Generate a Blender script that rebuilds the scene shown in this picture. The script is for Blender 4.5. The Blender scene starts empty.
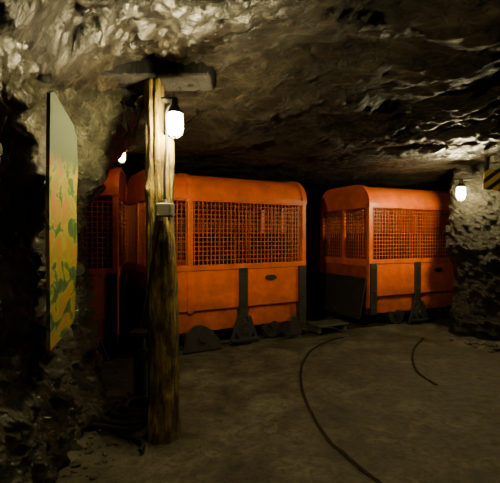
import bpy, bmesh, math, random
from mathutils import Vector, Matrix, noise
random.seed(3)
F=420.0; H=1.4; HY=236.0
def P(px,d,py=None,z=None):
    x=(px-250)/F*d
    zz=H-(py-HY)/F*d if py is not None else z
    return Vector((x,d,zz))

# ---------------- materials ----------------
def newmat(n):
    m=bpy.data.materials.new(n); m.use_nodes=True
    nt=m.node_tree; b=nt.nodes['Principled BSDF']
    return m,nt,b
def N(nt,t,**k):
    n=nt.nodes.new(t)
    for a,v in k.items(): setattr(n,a,v)
    return n
def ramp(nt,stops):
    r=N(nt,'ShaderNodeValToRGB'); e=r.color_ramp.elements
    while len(e)<len(stops): e.new(0.5)
    for i,(p,c) in enumerate(stops):
        e[i].position=p; e[i].color=(*c,1)
    return r
def rockmat(name,stops,scale=(1,1,1),rot=(0,0,0),rough=(0.25,0.7),bump=0.6,bd=0.05,fine=9.0,spec=0.5,lo=0.2,wet=None):
    m,nt,b=newmat(name); L=nt.links
    tc=N(nt,'ShaderNodeTexCoord'); mp=N(nt,'ShaderNodeMapping'); mp.vector_type='TEXTURE'
    mp.inputs['Scale'].default_value=tuple(1/s for s in scale); mp.inputs['Rotation'].default_value=rot
    L.new(tc.outputs['Object'],mp.inputs['Vector'])
    n1=N(nt,'ShaderNodeTexNoise'); n1.inputs['Scale'].default_value=2.3; n1.inputs['Detail'].default_value=8; n1.inputs['Roughness'].default_value=0.65
    n1.inputs['Distortion'].default_value=0.6
    n2=N(nt,'ShaderNodeTexNoise'); n2.inputs['Scale'].default_value=fine; n2.inputs['Detail'].default_value=12; n2.inputs['Roughness'].default_value=0.78
    n2.inputs['Distortion'].default_value=0.8
    v=N(nt,'ShaderNodeTexVoronoi'); v.inputs['Scale'].default_value=fine*1.3
    v.feature='DISTANCE_TO_EDGE'
    for n in (n1,n2,v): L.new(mp.outputs[0],n.inputs['Vector'])
    r=ramp(nt,stops); L.new(n1.outputs[0],r.inputs[0])
    r2=ramp(nt,[(0.38,(lo,lo,lo)),(0.6,(1,1,1))]); L.new(n2.outputs[0],r2.inputs[0])
    mx=N(nt,'ShaderNodeMixRGB',blend_type='MULTIPLY'); mx.inputs[0].default_value=0.9
    L.new(r.outputs[0],mx.inputs[1]); L.new(r2.outputs[0],mx.inputs[2]); L.new(mx.outputs[0],b.inputs['Base Color'])
    rr=N(nt,'ShaderNodeMapRange'); rr.inputs['From Min'].default_value=0.35; rr.inputs['From Max'].default_value=0.65
    rr.inputs['To Min'].default_value=rough[0]; rr.inputs['To Max'].default_value=rough[1]
    L.new(n1.outputs[0],rr.inputs['Value']); L.new(rr.outputs[0],b.inputs['Roughness'])
    b.inputs['Specular IOR Level'].default_value=spec
    b.inputs['Specular Tint'].default_value=(1,0.93,0.75,1)
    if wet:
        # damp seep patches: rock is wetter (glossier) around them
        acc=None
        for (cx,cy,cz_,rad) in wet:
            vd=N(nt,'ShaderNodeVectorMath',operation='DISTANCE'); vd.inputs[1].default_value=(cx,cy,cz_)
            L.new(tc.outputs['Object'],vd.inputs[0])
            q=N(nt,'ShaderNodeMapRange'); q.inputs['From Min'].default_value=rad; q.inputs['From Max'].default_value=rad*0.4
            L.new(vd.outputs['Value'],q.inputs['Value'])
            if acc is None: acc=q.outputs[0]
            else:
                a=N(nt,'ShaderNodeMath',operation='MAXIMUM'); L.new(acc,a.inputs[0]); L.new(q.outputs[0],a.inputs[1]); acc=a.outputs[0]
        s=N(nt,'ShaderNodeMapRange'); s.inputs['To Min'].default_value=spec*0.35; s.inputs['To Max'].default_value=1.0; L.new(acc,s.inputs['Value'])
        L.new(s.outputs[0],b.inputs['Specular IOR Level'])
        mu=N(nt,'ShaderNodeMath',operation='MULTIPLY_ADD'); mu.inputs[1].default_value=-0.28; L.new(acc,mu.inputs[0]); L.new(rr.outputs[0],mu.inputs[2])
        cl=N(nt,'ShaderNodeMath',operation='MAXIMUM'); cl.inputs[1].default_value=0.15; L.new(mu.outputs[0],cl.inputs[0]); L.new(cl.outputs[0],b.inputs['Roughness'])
    mn=N(nt,'ShaderNodeMath',operation='MINIMUM'); mn.inputs[1].default_value=0.12; L.new(v.outputs['Distance'],mn.inputs[0])
    ad=N(nt,'ShaderNodeMath',operation='MULTIPLY_ADD'); ad.inputs[1].default_value=0.8
    L.new(mn.outputs[0],ad.inputs[0]); L.new(n2.outputs[0],ad.inputs[2])
    bp=N(nt,'ShaderNodeBump'); bp.inputs['Strength'].default_value=bump; bp.inputs['Distance'].default_value=bd
    L.new(ad.outputs[0],bp.inputs['Height']); L.new(bp.outputs[0],b.inputs['Normal'])
    return m
M_wall=rockmat('rock_wall',[(0.3,(0.010,0.009,0.005)),(0.5,(0.045,0.040,0.021)),(0.7,(0.15,0.138,0.072))],rough=(0.16,0.42),bump=1.0,bd=0.18,fine=10,spec=0.9,lo=0.08)
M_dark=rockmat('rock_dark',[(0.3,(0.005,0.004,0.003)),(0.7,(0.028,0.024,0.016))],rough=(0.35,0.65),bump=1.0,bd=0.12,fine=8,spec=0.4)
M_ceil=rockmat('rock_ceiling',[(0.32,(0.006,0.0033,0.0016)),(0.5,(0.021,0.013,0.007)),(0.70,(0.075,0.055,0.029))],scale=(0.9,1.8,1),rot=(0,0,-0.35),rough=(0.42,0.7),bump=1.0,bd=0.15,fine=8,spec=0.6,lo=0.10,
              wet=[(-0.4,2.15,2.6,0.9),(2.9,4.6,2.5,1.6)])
M_floor=rockmat('dirt_floor',[(0.34,(0.028,0.023,0.014)),(0.5,(0.062,0.053,0.033)),(0.66,(0.115,0.10,0.064))],rough=(0.6,0.95),bump=0.7,bd=0.03,fine=14,spec=0.3,lo=0.3)

def simple(name,col,rough=0.5,metal=0.0,var=0.35,scale=6,dirt=None,bump=0.1,spec=0.5,grime=False):
    m,nt,b=newmat(name); L=nt.links
    tc=N(nt,'ShaderNodeTexCoord')
    n=N(nt,'ShaderNodeTexNoise'); n.inputs['Scale'].default_value=scale; n.inputs['Detail'].default_value=7; n.inputs['Roughness'].default_value=0.65
    L.new(tc.outputs['Object'],n.inputs['Vector'])
    d=dirt or tuple(c*(1-var) for c in col)
    r=ramp(nt,[(0.35,d),(0.6,col)]); L.new(n.outputs[0],r.inputs[0]); out=r.outputs[0]
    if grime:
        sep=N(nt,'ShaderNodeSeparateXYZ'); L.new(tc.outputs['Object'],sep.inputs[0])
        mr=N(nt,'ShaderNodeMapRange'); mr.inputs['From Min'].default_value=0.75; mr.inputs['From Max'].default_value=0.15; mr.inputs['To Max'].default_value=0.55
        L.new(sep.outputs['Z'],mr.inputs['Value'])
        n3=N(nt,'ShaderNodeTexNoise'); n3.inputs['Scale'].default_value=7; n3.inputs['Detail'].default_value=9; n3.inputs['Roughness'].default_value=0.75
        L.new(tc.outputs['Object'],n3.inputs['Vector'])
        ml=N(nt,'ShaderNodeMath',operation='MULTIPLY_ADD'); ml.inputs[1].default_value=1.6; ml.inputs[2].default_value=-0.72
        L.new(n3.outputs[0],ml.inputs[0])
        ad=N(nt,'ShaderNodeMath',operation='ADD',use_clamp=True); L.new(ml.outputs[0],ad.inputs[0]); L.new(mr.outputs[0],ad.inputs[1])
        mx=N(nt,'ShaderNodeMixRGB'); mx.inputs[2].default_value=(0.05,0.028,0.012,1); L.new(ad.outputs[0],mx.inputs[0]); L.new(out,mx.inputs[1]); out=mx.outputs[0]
    L.new(out,b.inputs['Base Color'])
    b.inputs['Roughness'].default_value=rough; b.inputs['Metallic'].default_value=metal
    b.inputs['Specular IOR Level'].default_value=spec
    if bump:
        bp=N(nt,'ShaderNodeBump'); bp.inputs['Strength'].default_value=bump; bp.inputs['Distance'].default_value=0.01
        L.new(n.outputs[0],bp.inputs['Height']); L.new(bp.outputs[0],b.inputs['Normal'])
    return m
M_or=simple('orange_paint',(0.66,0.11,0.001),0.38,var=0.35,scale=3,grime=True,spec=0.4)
M_or2=simple('orange_paint_grid',(0.42,0.07,0.004),0.5,var=0.3,scale=5)
M_or3=simple('orange_paint_dark',(0.30,0.05,0.004),0.55,var=0.5,scale=5)  # darker, more mottled orange for the end panels
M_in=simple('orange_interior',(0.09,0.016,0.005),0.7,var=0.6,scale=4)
M_bk=simple('black_steel',(0.026,0.024,0.020),0.42,var=0.5,scale=9,spec=0.5)
M_gr=simple('grey_steel',(0.06,0.056,0.045),0.5,metal=0.2,var=0.5,scale=8)
M_rail=simple('rusty_rail',(0.020,0.013,0.007),0.8,metal=0.0,var=0.5,scale=20,spec=0.1)
M_box=simple('junction_box_plastic',(0.18,0.165,0.11),0.5,var=0.2)
M_cable=simple('black_rubber',(0.012,0.011,0.009),0.65,var=0.3,spec=0.2)

def woodmat(name,c1,c2,c3):
    m,nt,b=newmat(name); L=nt.links
    tc=N(nt,'ShaderNodeTexCoord'); mp=N(nt,'ShaderNodeMapping'); mp.inputs['Scale'].default_value=(16,16,1.4)
    L.new(tc.outputs['Object'],mp.inputs['Vector'])
    n=N(nt,'ShaderNodeTexNoise'); n.inputs['Scale'].default_value=1.5; n.inputs['Detail'].default_value=10; n.inputs['Distortion'].default_value=1.2
    n.inputs['Roughness'].default_value=0.72
    L.new(mp.outputs[0],n.inputs['Vector'])
    r=ramp(nt,[(0.38,c1),(0.47,c2),(0.60,c3)]); L.new(n.outputs[0],r.inputs[0])
    n2=N(nt,'ShaderNodeTexNoise'); n2.inputs['Scale'].default_value=7; n2.inputs['Detail'].default_value=9; n2.inputs['Roughness'].default_value=0.7
    mp2=N(nt,'ShaderNodeMapping'); mp2.inputs['Scale'].default_value=(1.3,1.3,0.7); L.new(tc.outputs['Object'],mp2.inputs['Vector']); L.new(mp2.outputs[0],n2.inputs['Vector'])
    r2=ramp(nt,[(0.42,(0.12,0.09,0.065)),(0.55,(1,1,1))]); L.new(n2.outputs[0],r2.inputs[0])
    mx=N(nt,'ShaderNodeMixRGB',blend_type='MULTIPLY'); mx.inputs[0].default_value=0.9
    L.new(r.outputs[0],mx.inputs[1]); L.new(r2.outputs[0],mx.inputs[2]); L.new(mx.outputs[0],b.inputs['Base Color'])
    b.inputs['Roughness'].default_value=0.65; b.inputs['Specular IOR Level'].default_value=0.3
    ad=N(nt,'ShaderNodeMath',operation='ADD'); L.new(n.outputs[0],ad.inputs[0]); L.new(n2.outputs[0],ad.inputs[1])
    bp=N(nt,'ShaderNodeBump'); bp.inputs['Strength'].default_value=1.0; bp.inputs['Distance'].default_value=0.04
    L.new(ad.outputs[0],bp.inputs['Height']); L.new(bp.outputs[0],b.inputs['Normal'])
    return m
M_wood=woodmat('weathered_timber',(0.035,0.018,0.003),(0.19,0.12,0.010),(0.38,0.28,0.028))
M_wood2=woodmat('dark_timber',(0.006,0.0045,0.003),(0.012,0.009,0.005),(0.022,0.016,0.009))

def emis(name,col,s):
    m,nt,b=newmat(name)
    b.inputs['Base Color'].default_value=(*col,1)
    b.inputs['Emission Color'].default_value=(*col,1); b.inputs['Emission Strength'].default_value=s
    w=N(nt,'ShaderNodeTexWave'); w.inputs['Scale'].default_value=20
    bp=N(nt,'ShaderNodeBump'); bp.inputs['Strength'].default_value=0.1
    nt.links.new(w.outputs[0],bp.inputs['Height']); nt.links.new(bp.outputs[0],b.inputs['Normal'])
    return m

# ---------------- mesh helpers ----------------
COL=bpy.context.scene.collection
def obj_from_bm(bm,name,mats,parent=None,smooth=False,loc=None):
    me=bpy.data.meshes.new(name); bm.normal_update(); bm.to_mesh(me); bm.free()
    o=bpy.data.objects.new(name,me); COL.objects.link(o)
    for m in (mats if isinstance(mats,(list,tuple)) else [mats]): me.materials.append(m)
    if smooth:
        for p in me.polygons: p.use_smooth=True
    if parent: o.parent=parent
    if loc: o.location=loc
    return o
def empty(name,loc=(0,0,0),rz=0):
    e=bpy.data.objects.new(name,None); e.empty_display_size=0.2; COL.objects.link(e); e.location=loc; e.rotation_euler=(0,0,rz); return e
def box(bm,x0,x1,y0,y1,z0,z1,mi=0):
    vs=[bm.verts.new((x,y,z)) for z in (z0,z1) for y in (y0,y1) for x in (x0,x1)]
    for q in ((0,2,3,1),(4,5,7,6),(0,1,5,4),(2,6,7,3),(0,4,6,2),(1,3,7,5)):
        f=bm.faces.new([vs[i] for i in q]); f.material_index=mi
def prism(bm,prof,axis,a0,a1,mi=0):
    def mk(p,a):
        return (a,p[0],p[1]) if axis=='x' else (p[0],a,p[1])
    A=[bm.verts.new(mk(p,a0)) for p in prof]; B=[bm.verts.new(mk(p,a1)) for p in prof]
    n=len(prof)
    fs=[bm.faces.new(A),bm.faces.new(B[::-1])]
    for i in range(n):
        fs.append(bm.faces.new([A[i],B[i],B[(i+1)%n],A[(i+1)%n]]))
    for f in fs: f.material_index=mi
def cyl(bm,c,axis,r,h,seg=24,r2=None,mi=0):
    rot={'z':Matrix(),'y':Matrix.Rotation(math.pi/2,4,'X'),'x':Matrix.Rotation(math.pi/2,4,'Y')}[axis]
    ret=bmesh.ops.create_cone(bm,cap_ends=True,segments=seg,radius1=r,radius2=r if r2 is None else r2,depth=h,matrix=Matrix.Translation(c)@rot)
    for v in ret['verts']:
        for f in v.link_faces: f.material_index=mi
def fix(bm): bmesh.ops.recalc_face_normals(bm,faces=bm.faces)
def bevel(o,w=0.008,seg=2):
    m=o.modifiers.new('bevel','BEVEL'); m.width=w; m.segments=seg; m.limit_method='ANGLE'; m.angle_limit=math.radians(40)
def tube(name,pts,r,mat,parent=None,cyc=False,res=8):
    cu=bpy.data.curves.new(name,'CURVE'); cu.dimensions='3D'; cu.bevel_depth=r; cu.bevel_resolution=3
    s=cu.splines.new('NURBS'); s.points.add(len(pts)-1)
    for i,p in enumerate(pts): s.points[i].co=(*p,1)
    s.use_endpoint_u=not cyc; s.use_cyclic_u=cyc; s.order_u=3; s.resolution_u=res
    cu.materials.append(mat)
    o=bpy.data.objects.new(name,cu); COL.objects.link(o)
    dg=bpy.context.evaluated_depsgraph_get(); me=bpy.data.meshes.new_from_object(o.evaluated_get(dg))
    bpy.data.objects.remove(o)
    o=bpy.data.objects.new(name,me); COL.objects.link(o)
    for p in me.polygons: p.use_smooth=True
    if parent: o.parent=parent
    return o

def rdisp(p,a=1.0,fine=0.0):
    v=0.13*noise.fractal(p*0.9,0.9,2.0,3)
    v+=0.075*(noise.ridged_multi_fractal(p*Vector((1.9,1.9,1.5)),0.9,2.1,4,1.0,1.8)-1.0)
    c=noise.voronoi(p*4.5)[0]; v+=0.06*(c[1]-c[0])
    v+=0.02*noise.fractal(p*13,0.8,2.0,3)
    if fine:
        q=p+Vector((0.06*noise.noise(p*6),0.06*noise.noise(p*6+Vector((9,0,0))),0.06*noise.noise(p*6+Vector((0,9,0)))))
        c=noise.voronoi(q*Vector((9,9,7)))[0]; v+=fine*0.085*(c[1]-c[0]-0.2)
        v+=fine*0.035*(noise.ridged_multi_fractal(p*6,0.8,2.1,3,1.0,1.8)-1.0)
        v+=fine*0.016*noise.noise(p*38)
    return v*a

def wall(name,path,off,mat,z0=-0.15,z1=2.9,step=0.04,amp=1.0,flip=False,seed=0,fine=0.0,smooth=True):
    pts=[Vector((*p,0)) for p in path]
    dense=[]
    for i in range(len(pts)-1):
        p0=pts[max(i-1,0)];p1=pts[i];p2=pts[i+1];p3=pts[min(i+2,len(pts)-1)]
        n=max(2,int((p2-p1).length/step))
        for k in range(n):
            t=k/n
            dense.append(0.5*((2*p1)+(-p0+p2)*t+(2*p0-5*p1+4*p2-p3)*t*t+(-p0+3*p1-3*p2+p3)*t**3))
    dense.append(pts[-1])
    nz=int((z1-z0)/step)
    bm=bmesh.new(); rows=[]
    S=Vector((seed*7.3,seed*3.1,seed*1.7))
    for i,p in enumerate(dense):
        a=dense[max(i-2,0)]; b=dense[min(i+2,len(dense)-1)]
        t=(b-a).normalized(); nrm=Vector((t.y,-t.x,0))
        if flip: nrm=-nrm
        r=[]
        for k in range(nz+1):
            z=z0+(z1-z0)*k/nz
            q=Vector((p.x,p.y,z))
            r.append(bm.verts.new(q+nrm*(off(q)+rdisp(q+S,amp,fine))+Vector((0,0,0.03*noise.noise(q*5)))))
        rows.append(r)
    for i in range(len(rows)-1):
        for k in range(nz):
            f=[rows[i][k],rows[i+1][k],rows[i+1][k+1],rows[i][k+1]]
            bm.faces.new(f if flip else f[::-1])
    return obj_from_bm(bm,name,mat,smooth=smooth)
def ss(a,b,x):
    t=min(1,max(0,(x-a)/(b-a))); return t*t*(3-2*t)

# ---------------- room shell ----------------
wall('wall_left',[(-1.3,-2.2),(-1.3,0.5),(-1.22,1.6),(-1.26,2.6),(-1.30,3.1),(-1.34,3.5),(-1.6,3.78),(-2.4,3.7),(-4.2,3.5)],
     lambda q:0.14*ss(0.7,0.0,q.z)+(0.42*ss(1.5,2.6,q.z)*ss(2.5,3.3,q.y))+0.12*ss(2.0,2.7,q.z),M_wall,step=0.02,amp=0.85,seed=1,fine=1.0,smooth=False)
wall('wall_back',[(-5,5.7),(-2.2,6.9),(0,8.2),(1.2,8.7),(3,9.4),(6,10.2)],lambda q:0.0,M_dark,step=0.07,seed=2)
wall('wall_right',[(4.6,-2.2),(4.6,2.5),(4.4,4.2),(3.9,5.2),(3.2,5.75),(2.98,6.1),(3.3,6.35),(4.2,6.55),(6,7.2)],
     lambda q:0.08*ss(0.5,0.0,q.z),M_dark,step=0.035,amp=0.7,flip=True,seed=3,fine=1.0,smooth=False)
wall('wall_front',[(-2,-2.1),(5.2,-2.1)],lambda q:0.0,M_dark,step=0.12,flip=True,seed=4)

def grid(name,x0,x1,y0,y1,st,fz,mat,up=True):
    nx=int((x1-x0)/st); ny=int((y1-y0)/st); bm=bmesh.new(); R=[]
    for j in range(ny+1):
        r=[]
        for i in range(nx+1):
            x=x0+(x1-x0)*i/nx; y=y0+(y1-y0)*j/ny
            r.append(bm.verts.new((x,y,fz(x,y))))
        R.append(r)
    for j in range(ny):
        for i in range(nx):
            f=[R[j][i],R[j][i+1],R[j+1][i+1],R[j+1][i]]
            bm.faces.new(f if up else f[::-1])
    return obj_from_bm(bm,name,mat,smooth=True)
def cz(x,y):
    base=2.64-0.24*ss(2.3,5.0,y)+0.08*ss(1.5,4.5,x)*ss(5.5,3,y)
    base-=0.35*ss(-0.75,-1.5,x)*ss(5,4,y)
    c,s=math.cos(-0.35),math.sin(-0.35)
    u=x*c+y*s; w=-x*s+y*c
    p=Vector((u*0.7,w*1.3,3.3))
    wob=noise.fractal(p*0.9,0.9,2.0,3)
    rid=noise.ridged_multi_fractal(p*0.9+Vector((5,2,0)),0.9,2.1,4,1.0,1.8)-1.0
    amp=1.0-0.45*ss(4.2,5.2,y)
    k=(w*1.0+0.6*noise.noise(Vector((x*0.8,y*0.8,9)))+1.4*noise.noise(Vector((x*0.4,y*0.4,2))))
    fr=k-math.floor(k); slab=0.12*(fr if fr<0.7 else (1-fr)/0.3*0.7)*(0.45+0.55*ss(2.2,3.2,y))
    q=Vector((x,y,0))
    qw=q+Vector((0.12*noise.noise(q*3),0.12*noise.noise(q*3+Vector((7,0,0))),0))
    cc=noise.voronoi(qw*3.2)[0]
    c3=noise.voronoi(qw*8.5)[0]
    v=base+amp*(0.09*wob-0.06*rid+slab-0.05)-0.045*(cc[1]-cc[0])*amp-0.035*(c3[1]-c3[0])*amp+0.016*noise.fractal(q*11,0.8,2,3)
    pw=Vector((u*2.2,w*5.0,1.0))
    v-=0.020*amp*(noise.ridged_multi_fractal(pw,0.8,2.1,3,1,1.8)-1)
    rough=ss(0.4,-0.7,x)*ss(4.5,3.5,y)
    if rough>0:
        v-=rough*0.06*(noise.ridged_multi_fractal(q*2.6,0.9,2.1,4,1,1.8)-1)
        c2=noise.voronoi(q*9)[0]; v-=rough*0.05*(c2[1]-c2[0])
        v-=rough*0.018*noise.noise(q*30)
    return max(v, 2.28) if y>4.3 else v
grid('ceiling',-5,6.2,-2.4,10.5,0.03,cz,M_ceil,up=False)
def fz(x,y):
    q=Vector((x,y,0))
    v=0.02*noise.fractal(q*1.1,0.9,2,4)+0.008*noise.fractal(q*9,0.8,2,3)-0.01
    side=ss(-0.75,-1.3,x)*ss(4,3.4,y)+ss(2.4,3.4,x)*0.6
    v+=side*0.08*abs(noise.fractal(q*3.5,0.8,2,4))
    return v
grid('floor',-5,6.2,-2.4,10.5,0.035,fz,M_floor)

# ---------------- mine car ----------------
def mine_car(loc,ang,L=2.25,W=1.2,struts=(0.05,1.23,2.18),ribs=(0.03,0.5,2.22),shield=None,badge=1.5,name='mine_train_car'):
    e=empty(name,(loc[0],loc[1],0),ang)
    zg0,zg1,zt=1.04,1.88,2.19
    R=0.31
    def prof(off=0,inner=False):
        pts=[]
        for k in range(0,9):
            a=math.pi-k*(math.pi/2)/8
            pts.append((R+ (R+off)*math.cos(a), zg1+(zt-zg1+off)*math.sin(a)))
        for k in range(0,9):
            a=math.pi/2-k*(math.pi/2)/8
            pts.append((W-R+(R+off)*math.cos(a), zg1+(zt-zg1+off)*math.sin(a)))
        return pts
    bm=bmesh.new()
    def shell(bm,po,pi,a0,a1):
        n=len(po)
        V=[[bm.verts.new((a,p[0],p[1])) for p in pp] for a in (a0,a1) for pp in (po,pi)]
        O0,I0,O1,I1=V
        for k in range(n-1):
            bm.faces.new([O0[k],O1[k],O1[k+1],O0[k+1]]); bm.faces.new([I0[k],I0[k+1],I1[k+1],I1[k]])
            bm.faces.new([O0[k],O0[k+1],I0[k+1],I0[k]]); bm.faces.new([O1[k],I1[k],I1[k+1],O1[k+1]])
        for k in (0,n-1): bm.faces.new([O0[k],I0[k],I1[k],O1[k]])
    shell(bm,prof(0),prof(-0.03),0,L)
    for r in ribs: shell(bm,prof(0.018),prof(-0.03),max(0,r-0.035)-0.004,min(L,r+0.035)+0.004)
    box(bm,0,L,-0.02,0.03,zg1-0.03,zg1+0.02); box(bm,0,L,W-0.03,W+0.02,zg1-0.03,zg1+0.02)
    fix(bm); ro=obj_from_bm(bm,'roof',M_or,e,smooth=True)
    md=ro.modifiers.new('es','EDGE_SPLIT'); md.split_angle=math.radians(35)
    bm=bmesh.new()
    for y in (0,W-0.05):
        for x in ribs: box(bm,max(0,x-0.035),min(L,x+0.035),y-0.004,y+0.054,0.45,zg1)
        box(bm,0,L,y-0.008,y+0.05,zg0-0.07,zg0)
        box(bm,0,L,y,y+0.05,zg1-0.05,zg1)
    for (y,sg) in ((0,1),(W,-1)):
        ed=sorted(struts)
        xs=[0.0]+[s for s in ed]+[L]
        for a,b in zip(xs[:-1],xs[1:]):
            if b-a<0.15: continue
            aa=a+0.05; bb=b-0.05
            box(bm,aa,bb,min(y+0.005*sg,y+0.045*sg),max(y+0.005*sg,y+0.045*sg),0.475,0.965)
        box(bm,0.03,L-0.03,min(y+0.06*sg,y+0.09*sg),max(y+0.06*sg,y+0.09*sg),0.2,0.97)
    for x0,x1 in ((0,0.05),(L-0.05,L)):
        box(bm,x0,x1,0.0,0.06,0.3,zg1); box(bm,x0,x1,W-0.06,W,0.3,zg1)
        box(bm,x0,x1,0.05,W-0.05,zg0-0.1,zg0); box(bm,x0,x1,0.05,W-0.05,zg1-0.05,zg1+0.02)
        box(bm,x0,x1,W/2-0.03,W/2+0.03,zg0,zg1)
    for x in (0.01,L-0.03):
        pr=prof(-0.02); prism(bm,pr,'x',x,x+0.02)
    fix(bm); o=obj_from_bm(bm,'body_frame',M_or,e); bevel(o,0.006)
    bm=bmesh.new()
    for x0,x1 in ((0.01,0.04),(L-0.04,L-0.01)): box(bm,x0,x1,0.05,W-0.05,0.3,zg0-0.08)
    fix(bm); obj_from_bm(bm,'end_panel',M_or3,e)
    bm=bmesh.new()
    sp=0.056; t=0.0055
    for y in (0.02,W-0.03):
        n=int(L/sp)
        for k in range(1,n): 
            x=k*L/n; box(bm,x-t,x+t,y,y+0.008,zg0,zg1-0.04)
        m=int((zg1-zg0)/sp)
        for k in range(1,m+1):
            z=zg0+k*(zg1-0.04-zg0)/m; box(bm,0.03,L-0.03,y+0.008,y+0.016,z-t,z+t)
    for x in (0.02,L-0.03):
        n=int(W/sp)
        for k in range(1,n):
            y=k*W/n; box(bm,x,x+0.008,y-t,y+t,zg0,zg1-0.04)
        for k in range(1,m+1):
            z=zg0+k*(zg1-0.04-zg0)/m; box(bm,x+0.008,x+0.016,0.03,W-0.03,z-t,z+t)
    obj_from_bm(bm,'wire_mesh_grille',M_or2,e)
    bm=bmesh.new()
    box(bm,0.05,L-0.05,0.1,W-0.1,0.26,0.32)
    for a in (0.12,L/2-0.2,L/2+0.02,L-0.3):
        box(bm,a,a+0.05,0.12,W-0.12,0.6,1.45)
    for a in (0.17,L/2-0.55,L/2+0.07,L-0.65):
        box(bm,a,a+0.35,0.12,W-0.12,0.58,0.63)
    box(bm,L/2+0.36,L/2+0.41,W-0.2,W-0.15,0.32,zg1)
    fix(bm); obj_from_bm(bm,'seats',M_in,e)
    bm=bmesh.new()
    for s in struts:
        for y0,y1 in ((-0.025,0.06),(W-0.06,W+0.025)):
            box(bm,max(0,s-0.06),min(L,s+0.06),y0,y1,0.2,0.985)
            for z in (0.9,0.55,0.3): 
                cyl(bm,(s,y0-0.004 if y0<0 else y1+0.004,z),'y',0.014,0.02,8)
    box(bm,0.02,L-0.02,0.08,W-0.08,0.2,0.27)
    box(bm,0.1,L-0.1,0.3,0.4,0.12,0.24); box(bm,0.1,L-0.1,W-0.4,W-0.3,0.12,0.24)
    box(bm,-0.2,0.1,W/2-0.06,W/2+0.06,0.18,0.26); box(bm,L-0.1,L+0.2,W/2-0.06,W/2+0.06,0.18,0.26)
    for x in (-0.22,L+0.22): cyl(bm,(x,W/2,0.22),'x',0.075,0.04,20)
    prism(bm,[(-0.16,0.14),(-0.14,0.14),(-0.005,0.76),(-0.03,0.76)],'y',0.03,W-0.03)
    fix(bm); o=obj_from_bm(bm,'chassis',M_bk,e); bevel(o,0.005)
    bm=bmesh.new()
    for ax in (0.62,L-0.5):
        cyl(bm,(ax,W/2,0.17),'y',0.03,W-0.05,12)
        for y in (0.10,W-0.10):
            cyl(bm,(ax,y,0.17),'y',0.165,0.05,32); cyl(bm,(ax,y+(0.03 if y<W/2 else -0.03),0.17),'y',0.185,0.012,32)
            cyl(bm,(ax,y-(0.04 if y<W/2 else -0.04),0.17),'y',0.06,0.05,16)
    fix(bm); obj_from_bm(bm,'wheelset',M_bk,e)
    bm=bmesh.new()
    s=struts[1]
    for y0 in (-0.05,W+0.01):
        prism(bm,[(s-0.22,0.02),(s-0.17,0.02),(s-0.03,0.36),(s-0.09,0.36)],'y',y0,y0+0.04)
        prism(bm,[(s+0.17,0.02),(s+0.22,0.02),(s+0.09,0.36),(s+0.03,0.36)],'y',y0,y0+0.04)
        box(bm,s-0.2,s+0.2,y0-0.05,y0+0.05,0.05,0.08)
        cyl(bm,(s,y0+0.01,0.17),'y',0.12,0.05,24)
        cyl(bm,(s,y0-0.02,0.17),'y',0.045,0.04,12)
        x=L-0.22
        prism(bm,[(x-0.13,0.03),(x+0.13,0.03),(x+0.03,0.28),(x-0.03,0.28)],'y',y0,y0+0.04)
    fix(bm); o=obj_from_bm(bm,'footstep_frame',M_bk,e); bevel(o,0.004)
    if shield:
        bm=bmesh.new(); a,b,h=shield
        pr=[(a,0.01)]+[(a+(b-a)*k/14, 0.03+h*(math.sin(math.pi*min(1,(k/14)**0.75))**0.6)) for k in range(15)]+[(b,0.01)]
        prism(bm,pr,'y',-0.13,-0.10); 
        cyl(bm,((a+b)/2,-0.14,0.16),'y',0.05,0.04,16)
        box(bm,(a+b)/2-0.03,(a+b)/2+0.03,-0.11,0.06,0.22,0.27)
        fix(bm); o=obj_from_bm(bm,'wheel_guard',M_bk,e); bevel(o,0.004)
    bm=bmesh.new()
    bmesh.ops.create_cone(bm,cap_ends=True,segments=28,radius1=0.5,radius2=0.48,depth=1,matrix=Matrix.Translation((badge,0.0,0.84))@Matrix.Diagonal((0.18,0.03,0.075,1))@Matrix.Rotation(math.pi/2,4,'X'))
    fix(bm); obj_from_bm(bm,'oval_plate',M_bk,e)
    return e
a1=math.atan2(0.87*1.0,1.55)
mine_car((-1.164,4.89),a1,L=2.25,shield=(0.36,0.86,0.30),badge=1.66)
mine_car((1.80,6.36),math.atan2(0.78,1.72),L=2.25,W=1.3,struts=(0.08,0.98,2.18),ribs=(0.04,2.21),badge=1.45)
a3=math.radians(12)
L3=2.25
mine_car((-1.46-L3*math.cos(a3),4.66-L3*math.sin(a3)),a3,L=L3)

bm=bmesh.new()
box(bm,-0.27,0.27,-0.16,0.16,0.09,0.115); box(bm,-0.25,-0.2,-0.14,0.14,0,0.09); box(bm,0.2,0.25,-0.14,0.14,0,0.09)
for k in range(6): box(bm,-0.24+k*0.085,-0.2+k*0.085,-0.13,0.13,0.115,0.121)
fix(bm); o=obj_from_bm(bm,'coupling_step_plate',M_gr,loc=(1.13,6.15,0.02)); o.rotation_euler=(0,0,0.45); bevel(o,0.004)

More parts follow.
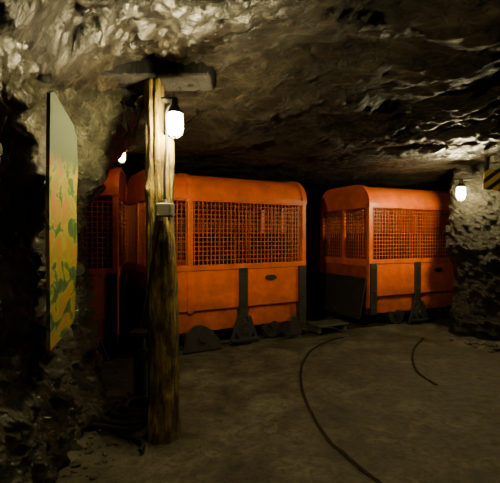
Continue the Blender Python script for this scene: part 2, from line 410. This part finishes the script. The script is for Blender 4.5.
# ---------------- rails in the floor ----------------
tr=empty('rail_track')
def rail(nm,pts,w=0.013):
    P3=[Vector((p[0],p[1],0)) for p in pts]; d=[]
    for i in range(len(P3)-1):
        p0=P3[max(i-1,0)];p1=P3[i];p2=P3[i+1];p3=P3[min(i+2,len(P3)-1)]
        for k in range(14):
            t=k/14; d.append(0.5*((2*p1)+(-p0+p2)*t+(2*p0-5*p1+4*p2-p3)*t*t+(-p0+3*p1-3*p2+p3)*t**3))
    d.append(P3[-1])
    bm=bmesh.new(); prev=None
    prf=[(-w,-0.03),(-w,0.008),(-w*0.6,0.010),(-w*0.55,0.005),(w*0.55,0.005),(w*0.6,0.010),(w,0.008),(w,-0.03)]
    for i,p in enumerate(d):
        t=(d[min(i+1,len(d)-1)]-d[max(i-1,0)]).normalized(); n=Vector((t.y,-t.x,0))
        z=fz(p.x,p.y)
        r=[bm.verts.new(p+n*a+Vector((0,0,z+b))) for a,b in prf]
        if prev:
            for k in range(len(prf)-1): bm.faces.new([prev[k],prev[k+1],r[k+1],r[k]])
        prev=r
    fix(bm); return obj_from_bm(bm,nm,M_rail,tr)
rail('rail_1',[(1.30,5.86),(1.10,5.72),(0.72,5.07),(0.52,4.3),(0.475,3.5),(0.55,2.88),(0.75,2.35),(1.1,1.7),(1.6,1.0)])
rail('rail_2',[(2.40,5.8),(2.03,5.2),(1.79,4.6),(1.74,4.2),(1.76,3.95)])
dx,dy=math.cos(a1),math.sin(a1)
for nm,o_ in (('rail_3',0.13),('rail_4',1.07)):
    rail(nm,[(-4.4,4.15+o_),(-2.6,4.42+o_),(-1.5-dy*o_*0.6,4.72+o_*0.9),(-1.164-dy*o_,4.89+dx*o_),(-1.164+dx*2.2-dy*o_,4.89+dy*2.2+dx*o_),(1.83-0.41*o_,6.39+0.91*o_),(3.9-0.41*o_,7.33+0.91*o_),(5.5,8.1+o_)],0.03)

# ---------------- timber post ----------------
post=empty('timber_post',(0,0,0))
bm=bmesh.new(); prev=None; SEG=56; NZ=170
knots=[(0.55,250),(1.05,300),(1.72,235),(0.9,215),(1.4,285),(0.3,290)]
for k in range(NZ+1):
    z=-0.03+2.50*k/NZ; f=k/NZ
    cx=-0.600-0.035*f+0.010*math.sin(z*2.6); cy=2.93
    ring=[]
    for s in range(SEG):
        a=2*math.pi*s/SEG
        r=0.101-0.006*f+0.014*noise.noise(Vector((math.cos(a)*1.5,math.sin(a)*1.5,z*2.2)))+0.013*noise.noise(Vector((math.cos(a)*5,math.sin(a)*5,z*2.2)))+0.006*noise.noise(Vector((math.cos(a)*12,math.sin(a)*12,z*8)))
        r+=0.012*ss(0.25,0.0,z)
        da=abs((a-math.radians(262)-0.1*math.sin(z*2)+math.pi)%(2*math.pi)-math.pi); r-=0.026*max(0,1-da/0.15)
        for kz,ka in knots:
            dd=((z-kz)/0.035)**2+(((a-math.radians(ka)+math.pi)%(2*math.pi)-math.pi)*0.1/0.03)**2
            r+=0.02*math.exp(-dd)
        x=cx+r*math.cos(a); y=cy+r*math.sin(a)
        c=ss(2.06,2.12,z)
        xm=cx+0.018
        if x>xm: x=x+(xm-x)*c
        ring.append(bm.verts.new((x,y,z)))
    if prev:
        for s in range(SEG): bm.faces.new([prev[s],prev[(s+1)%SEG],ring[(s+1)%SEG],ring[s]])
    else: bm.faces.new(ring[::-1])
    prev=ring
bm.faces.new(prev); fix(bm)
obj_from_bm(bm,'trunk',M_wood,post,smooth=True)
bm=bmesh.new()
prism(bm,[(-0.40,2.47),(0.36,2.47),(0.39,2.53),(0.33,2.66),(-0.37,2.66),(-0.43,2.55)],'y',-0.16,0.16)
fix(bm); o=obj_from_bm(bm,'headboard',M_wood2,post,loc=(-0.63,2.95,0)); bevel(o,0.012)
jb=empty('junction_box',P(165,2.78,py=210))
bm=bmesh.new(); box(bm,-0.058,0.058,-0.035,0.04,-0.045,0.045); fix(bm); o=obj_from_bm(bm,'housing',M_box,jb); bevel(o,0.008,3)
bm=bmesh.new(); box(bm,-0.048,0.048,-0.042,-0.034,-0.036,0.036)
for sx in(-1,1):
    for sz in(-1,1): cyl(bm,(sx*0.04,-0.044,sz*0.028),'y',0.005,0.008,8)
for sx in (-0.03,0.03): cyl(bm,(sx,0,-0.055),'z',0.012,0.03,12)
cyl(bm,(0.0,0,0.055),'z',0.012,0.03,12)
fix(bm); obj_from_bm(bm,'lid',M_box,jb)
ec=empty('electric_cable')
tube('cable_up',[P(165,2.78,py=200),P(164,2.78,py=180),P(166,2.78,py=150),P(167,2.79,py=128),P(165,2.78,py=108),P(172,2.78,py=102)],0.009,M_cable,ec)
tube('cable_down',[P(161,2.78,py=218),P(158,2.79,py=240),P(150,2.82,py=270),P(148,2.82,py=310),P(149,2.81,py=350),P(149,2.81,py=395)],0.007,M_cable,ec)
tube('cable_loop',[P(149,2.93,py=100),P(141,2.98,py=108),P(138,3.0,py=125),P(132,3.02,py=142),P(126,3.04,py=118),P(122,3.05,py=92),P(118,3.05,py=80)],0.005,M_cable,ec)

# ---------------- caged lamps and added fill lamps ----------------
def caged_or_fill_lamp(loc,s=1.0,strength=300,col=(1,0.86,0.55),bracket=(-0.09,0.06),shade=False):
    e=empty('caged_or_fill_lamp',loc); e.scale=(s,s,s)  # builds the visible lamps and also the added fill lamps
    M_e=emis('lamp_glass',col,strength)
    bm=bmesh.new(); prev=None
    prof=[(0.0,-0.085),(0.022,-0.082),(0.036,-0.07),(0.043,-0.045),(0.044,0.0),(0.042,0.045),(0.036,0.055)]
    for r,z in prof:
        ring=[bm.verts.new((max(r,0.001)*math.cos(2*math.pi*k/24),max(r,0.001)*math.sin(2*math.pi*k/24),z)) for k in range(24)]
        if prev:
            for k in range(24): bm.faces.new([prev[k],prev[(k+1)%24],ring[(k+1)%24],ring[k]])
        prev=ring
    bm.faces.new(prev); fix(bm); obj_from_bm(bm,'glass_jar',M_e,e,smooth=True)
    bm=bmesh.new()
    cyl(bm,(0,0,0.065),'z',0.046,0.02,24); cyl(bm,(0,0,0.09),'z',0.042,0.03,24,r2=0.026); cyl(bm,(0,0,0.125),'z',0.02,0.05,16)
    bx,by=bracket
    box(bm,min(0,bx),max(0.0,bx)+0.012,by-0.012 if by<0 else -0.012,by+0.012 if by>0 else 0.012,0.145,0.16)
    fix(bm); o=obj_from_bm(bm,'cap',M_bk,e); bevel(o,0.003)
    if shade:  # cone only on the added fill lamps, keeps their light off the ceiling
        bm=bmesh.new(); prev=None
        for r,z in [(0.03,0.10),(0.07,0.09),(0.13,0.04),(0.19,-0.06),(0.187,-0.062),(0.127,0.034),(0.068,0.083),(0.03,0.094)]:
            ring=[bm.verts.new((r*math.cos(2*math.pi*k/32),r*math.sin(2*math.pi*k/32),z)) for k in range(32)]
            if prev:
                for k in range(32): bm.faces.new([prev[k],prev[(k+1)%32],ring[(k+1)%32],ring[k]])
            prev=ring
        fix(bm); obj_from_bm(bm,'fill_lamp_shade',M_gr,e,smooth=True)
        bm=bmesh.new(); cyl(bm,(0,0,0.24),'z',0.008,0.24,8); obj_from_bm(bm,'fill_lamp_rod',M_bk,e)
    for k in range(6):
        a=2*math.pi*k/6+0.3; c,s_=math.cos(a),math.sin(a)
        tube('cage_wire_%d'%(k+1),[(0.05*c,0.05*s_,0.06),(0.056*c,0.056*s_,0.0),(0.054*c,0.054*s_,-0.06),(0.03*c,0.03*s_,-0.1),(0.0,0.0,-0.108)],0.0022,M_gr,e)
    for z,r in ((-0.02,0.0565),(-0.07,0.05)):
        tube('cage_ring',[(r*math.cos(2*math.pi*k/16),r*math.sin(2*math.pi*k/16),z) for k in range(16)],0.0022,M_gr,e,cyc=True,res=3)
    return e
WC=(1,0.86,0.46)
caged_or_fill_lamp(P(175,2.72,py=122),1.0,1700,col=WC)
caged_or_fill_lamp(P(461,5.65,py=192),1.15,900,bracket=(0.14,0.1),col=WC)
caged_or_fill_lamp(P(122,4.35,py=156),0.75,45,col=(1,0.65,0.28),bracket=(-0.1,0.05))
# fill lamps added out of view behind / beside the viewpoint for general brightness
caged_or_fill_lamp((1.0,-0.5,2.28),1.0,430,col=WC,shade=True)
caged_or_fill_lamp((0.2,1.0,2.32),1.0,130,col=WC,shade=True)
caged_or_fill_lamp((3.3,2.6,2.25),1.0,260,col=WC,shade=True)

# ---------------- painted board on left wall ----------------
m,nt,b=newmat('painted_board'); L=nt.links
tc=N(nt,'ShaderNodeTexCoord'); sep=N(nt,'ShaderNodeSeparateXYZ'); L.new(tc.outputs['Object'],sep.inputs[0])
n=N(nt,'ShaderNodeTexNoise'); n.inputs['Scale'].default_value=5.5; n.inputs['Detail'].default_value=4; n.inputs['Distortion'].default_value=1.8
L.new(tc.outputs['Object'],n.inputs['Vector'])
r=ramp(nt,[(0.36,(0.012,0.026,0.005)),(0.45,(0.03,0.055,0.006)),(0.49,(0.15,0.10,0.004)),(0.56,(0.08,0.08,0.007)),(0.61,(0.16,0.05,0.003)),(0.72,(0.13,0.09,0.005))])
L.new(n.outputs[0],r.inputs[0])
mr=N(nt,'ShaderNodeMapRange'); mr.inputs['From Min'].default_value=1.74; mr.inputs['From Max'].default_value=1.86
L.new(sep.outputs['Z'],mr.inputs['Value'])
mx=N(nt,'ShaderNodeMixRGB'); mx.inputs[2].default_value=(0.022,0.028,0.009,1); L.new(mr.outputs[0],mx.inputs[0]); L.new(r.outputs[0],mx.inputs[1])
L.new(mx.outputs[0],b.inputs['Base Color']); b.inputs['Roughness'].default_value=0.8; b.inputs['Specular IOR Level'].default_value=0.15
bm=bmesh.new()
out=[(2.20,0.80),(2.36,0.84),(2.52,0.90),(2.53,1.1),(2.56,1.3),(2.545,1.6),(2.57,1.8),(2.55,2.0),(2.50,2.06),(2.34,2.13),(2.24,2.17),(2.20,2.15),(2.185,1.6)]
A=[bm.verts.new((-1.045-0.02*(y-2.2),y,z)) for y,z in out]; B=[bm.verts.new((-1.065-0.02*(y-2.2),y,z)) for y,z in out]
bm.faces.new(A); bm.faces.new(B[::-1])
for i in range(len(out)): bm.faces.new([A[i],B[i],B[(i+1)%len(out)],A[(i+1)%len(out)]])
fix(bm); obj_from_bm(bm,'painted_board',m)

# ---------------- hazard striped sign ----------------
m,nt,b=newmat('hazard_stripes'); L=nt.links
tc=N(nt,'ShaderNodeTexCoord'); mp=N(nt,'ShaderNodeMapping'); mp.inputs['Rotation'].default_value=(0,math.radians(-50),0); mp.inputs['Location'].default_value=(0.06,0,0)
L.new(tc.outputs['Object'],mp.inputs[0]); w=N(nt,'ShaderNodeTexWave',bands_direction='X'); w.inputs['Scale'].default_value=2.8; L.new(mp.outputs[0],w.inputs['Vector'])
r=ramp(nt,[(0.40,(0.02,0.02,0.02)),(0.44,(0.6,0.4,0.03))]); L.new(w.outputs[0],r.inputs[0]); L.new(r.outputs[0],b.inputs['Base Color'])
hs=empty('hazard_stripe_barrier',P(493,5.2,py=180)); hs.rotation_euler=(0,math.radians(6),0.2)
bm=bmesh.new(); box(bm,-0.13,0.3,-0.012,0.012,-0.13,0.13); fix(bm); o=obj_from_bm(bm,'board',m,hs); bevel(o,0.004)
bm=bmesh.new(); box(bm,-0.1,-0.06,0.012,0.05,-0.12,0.3); box(bm,0.2,0.24,0.012,0.05,-0.12,0.3); fix(bm); obj_from_bm(bm,'hanger',M_bk,hs)

# ---------------- hose coils and prop by the post ----------------
hc=empty('coiled_hose')
for j in range(4):
    c=P(122+j*7,3.1,z=0); rr=0.16-0.02*j
    tube('coil_%d'%(j+1),[(c.x+rr*1.3*math.cos(t*2*math.pi/12)*(1+0.15*random.random()),c.y+rr*math.sin(t*2*math.pi/12),0.035+0.035*j+0.03*random.random()) for t in range(12)],0.02,M_cable,hc,cyc=True)
tube('tail',[P(112,3.1,z=0.03),P(118,2.9,z=0.02),P(136,2.85,z=0.03),P(146,2.75,z=0.03),P(140,2.7,z=0.02)],0.015,M_cable,hc)
pj=empty('hydraulic_prop_jack',P(141,3.55,z=0))
bm=bmesh.new()
cyl(bm,(0,0,0.03),'z',0.10,0.06,24); cyl(bm,(0,0,0.25),'z',0.06,0.42,24); cyl(bm,(0,0,0.5),'z',0.04,0.16,20); box(bm,-0.08,0.08,-0.08,0.08,0.56,0.60)
box(bm,0.04,0.12,-0.02,0.02,0.36,0.42); cyl(bm,(0,0,0.44),'z',0.07,0.04,24)
fix(bm); o=obj_from_bm(bm,'body',M_bk,pj); bevel(o,0.004)

# ---------------- rubble ----------------
bm=bmesh.new()
def stone(bm,c,s):
    ret=bmesh.ops.create_icosphere(bm,subdivisions=2,radius=s,matrix=Matrix.Translation(c)@Matrix.Rotation(random.random()*6,4,'Z')@Matrix.Diagonal((1,random.uniform(0.6,1),random.uniform(0.45,0.7),1)))
    o=Vector((random.random()*50,0,0))
    for v in ret['verts']: v.co=v.co+(v.co-c)*(0.7*noise.noise(v.co*(0.9/s)+o))
for i in range(90):
    y=random.uniform(2.0,3.7); x=-1.08+random.random()**2*0.3-0.02*(y-2)
    s=random.uniform(0.008,0.028); stone(bm,Vector((x,y,fz(x,y)+s*0.25)),s)
for i in range(70):
    t=random.random(); x=2.75+1.2*t+random.gauss(0,.08); y=5.7-1.0*t-random.random()**2*0.5
    s=random.uniform(0.012,0.04); stone(bm,Vector((x,y,fz(x,y)+s*0.25)),s)
obj_from_bm(bm,'rock_rubble',M_floor)

# ---------------- world, camera ----------------
w=bpy.data.worlds.new('mine_dark'); bpy.context.scene.world=w; w.use_nodes=True
w.node_tree.nodes['Background'].inputs[0].default_value=(0.5,0.42,0.28,1); w.node_tree.nodes['Background'].inputs[1].default_value=0.02
cd=bpy.data.cameras.new('camera'); cam=bpy.data.objects.new('camera',cd); COL.objects.link(cam)
cam.location=(0,0,H); cam.rotation_euler=(math.pi/2,0,0); cd.sensor_width=36; cd.lens=F*36/500; cd.shift_y=-5.5/500; cd.clip_start=0.05
bpy.context.scene.camera=cam
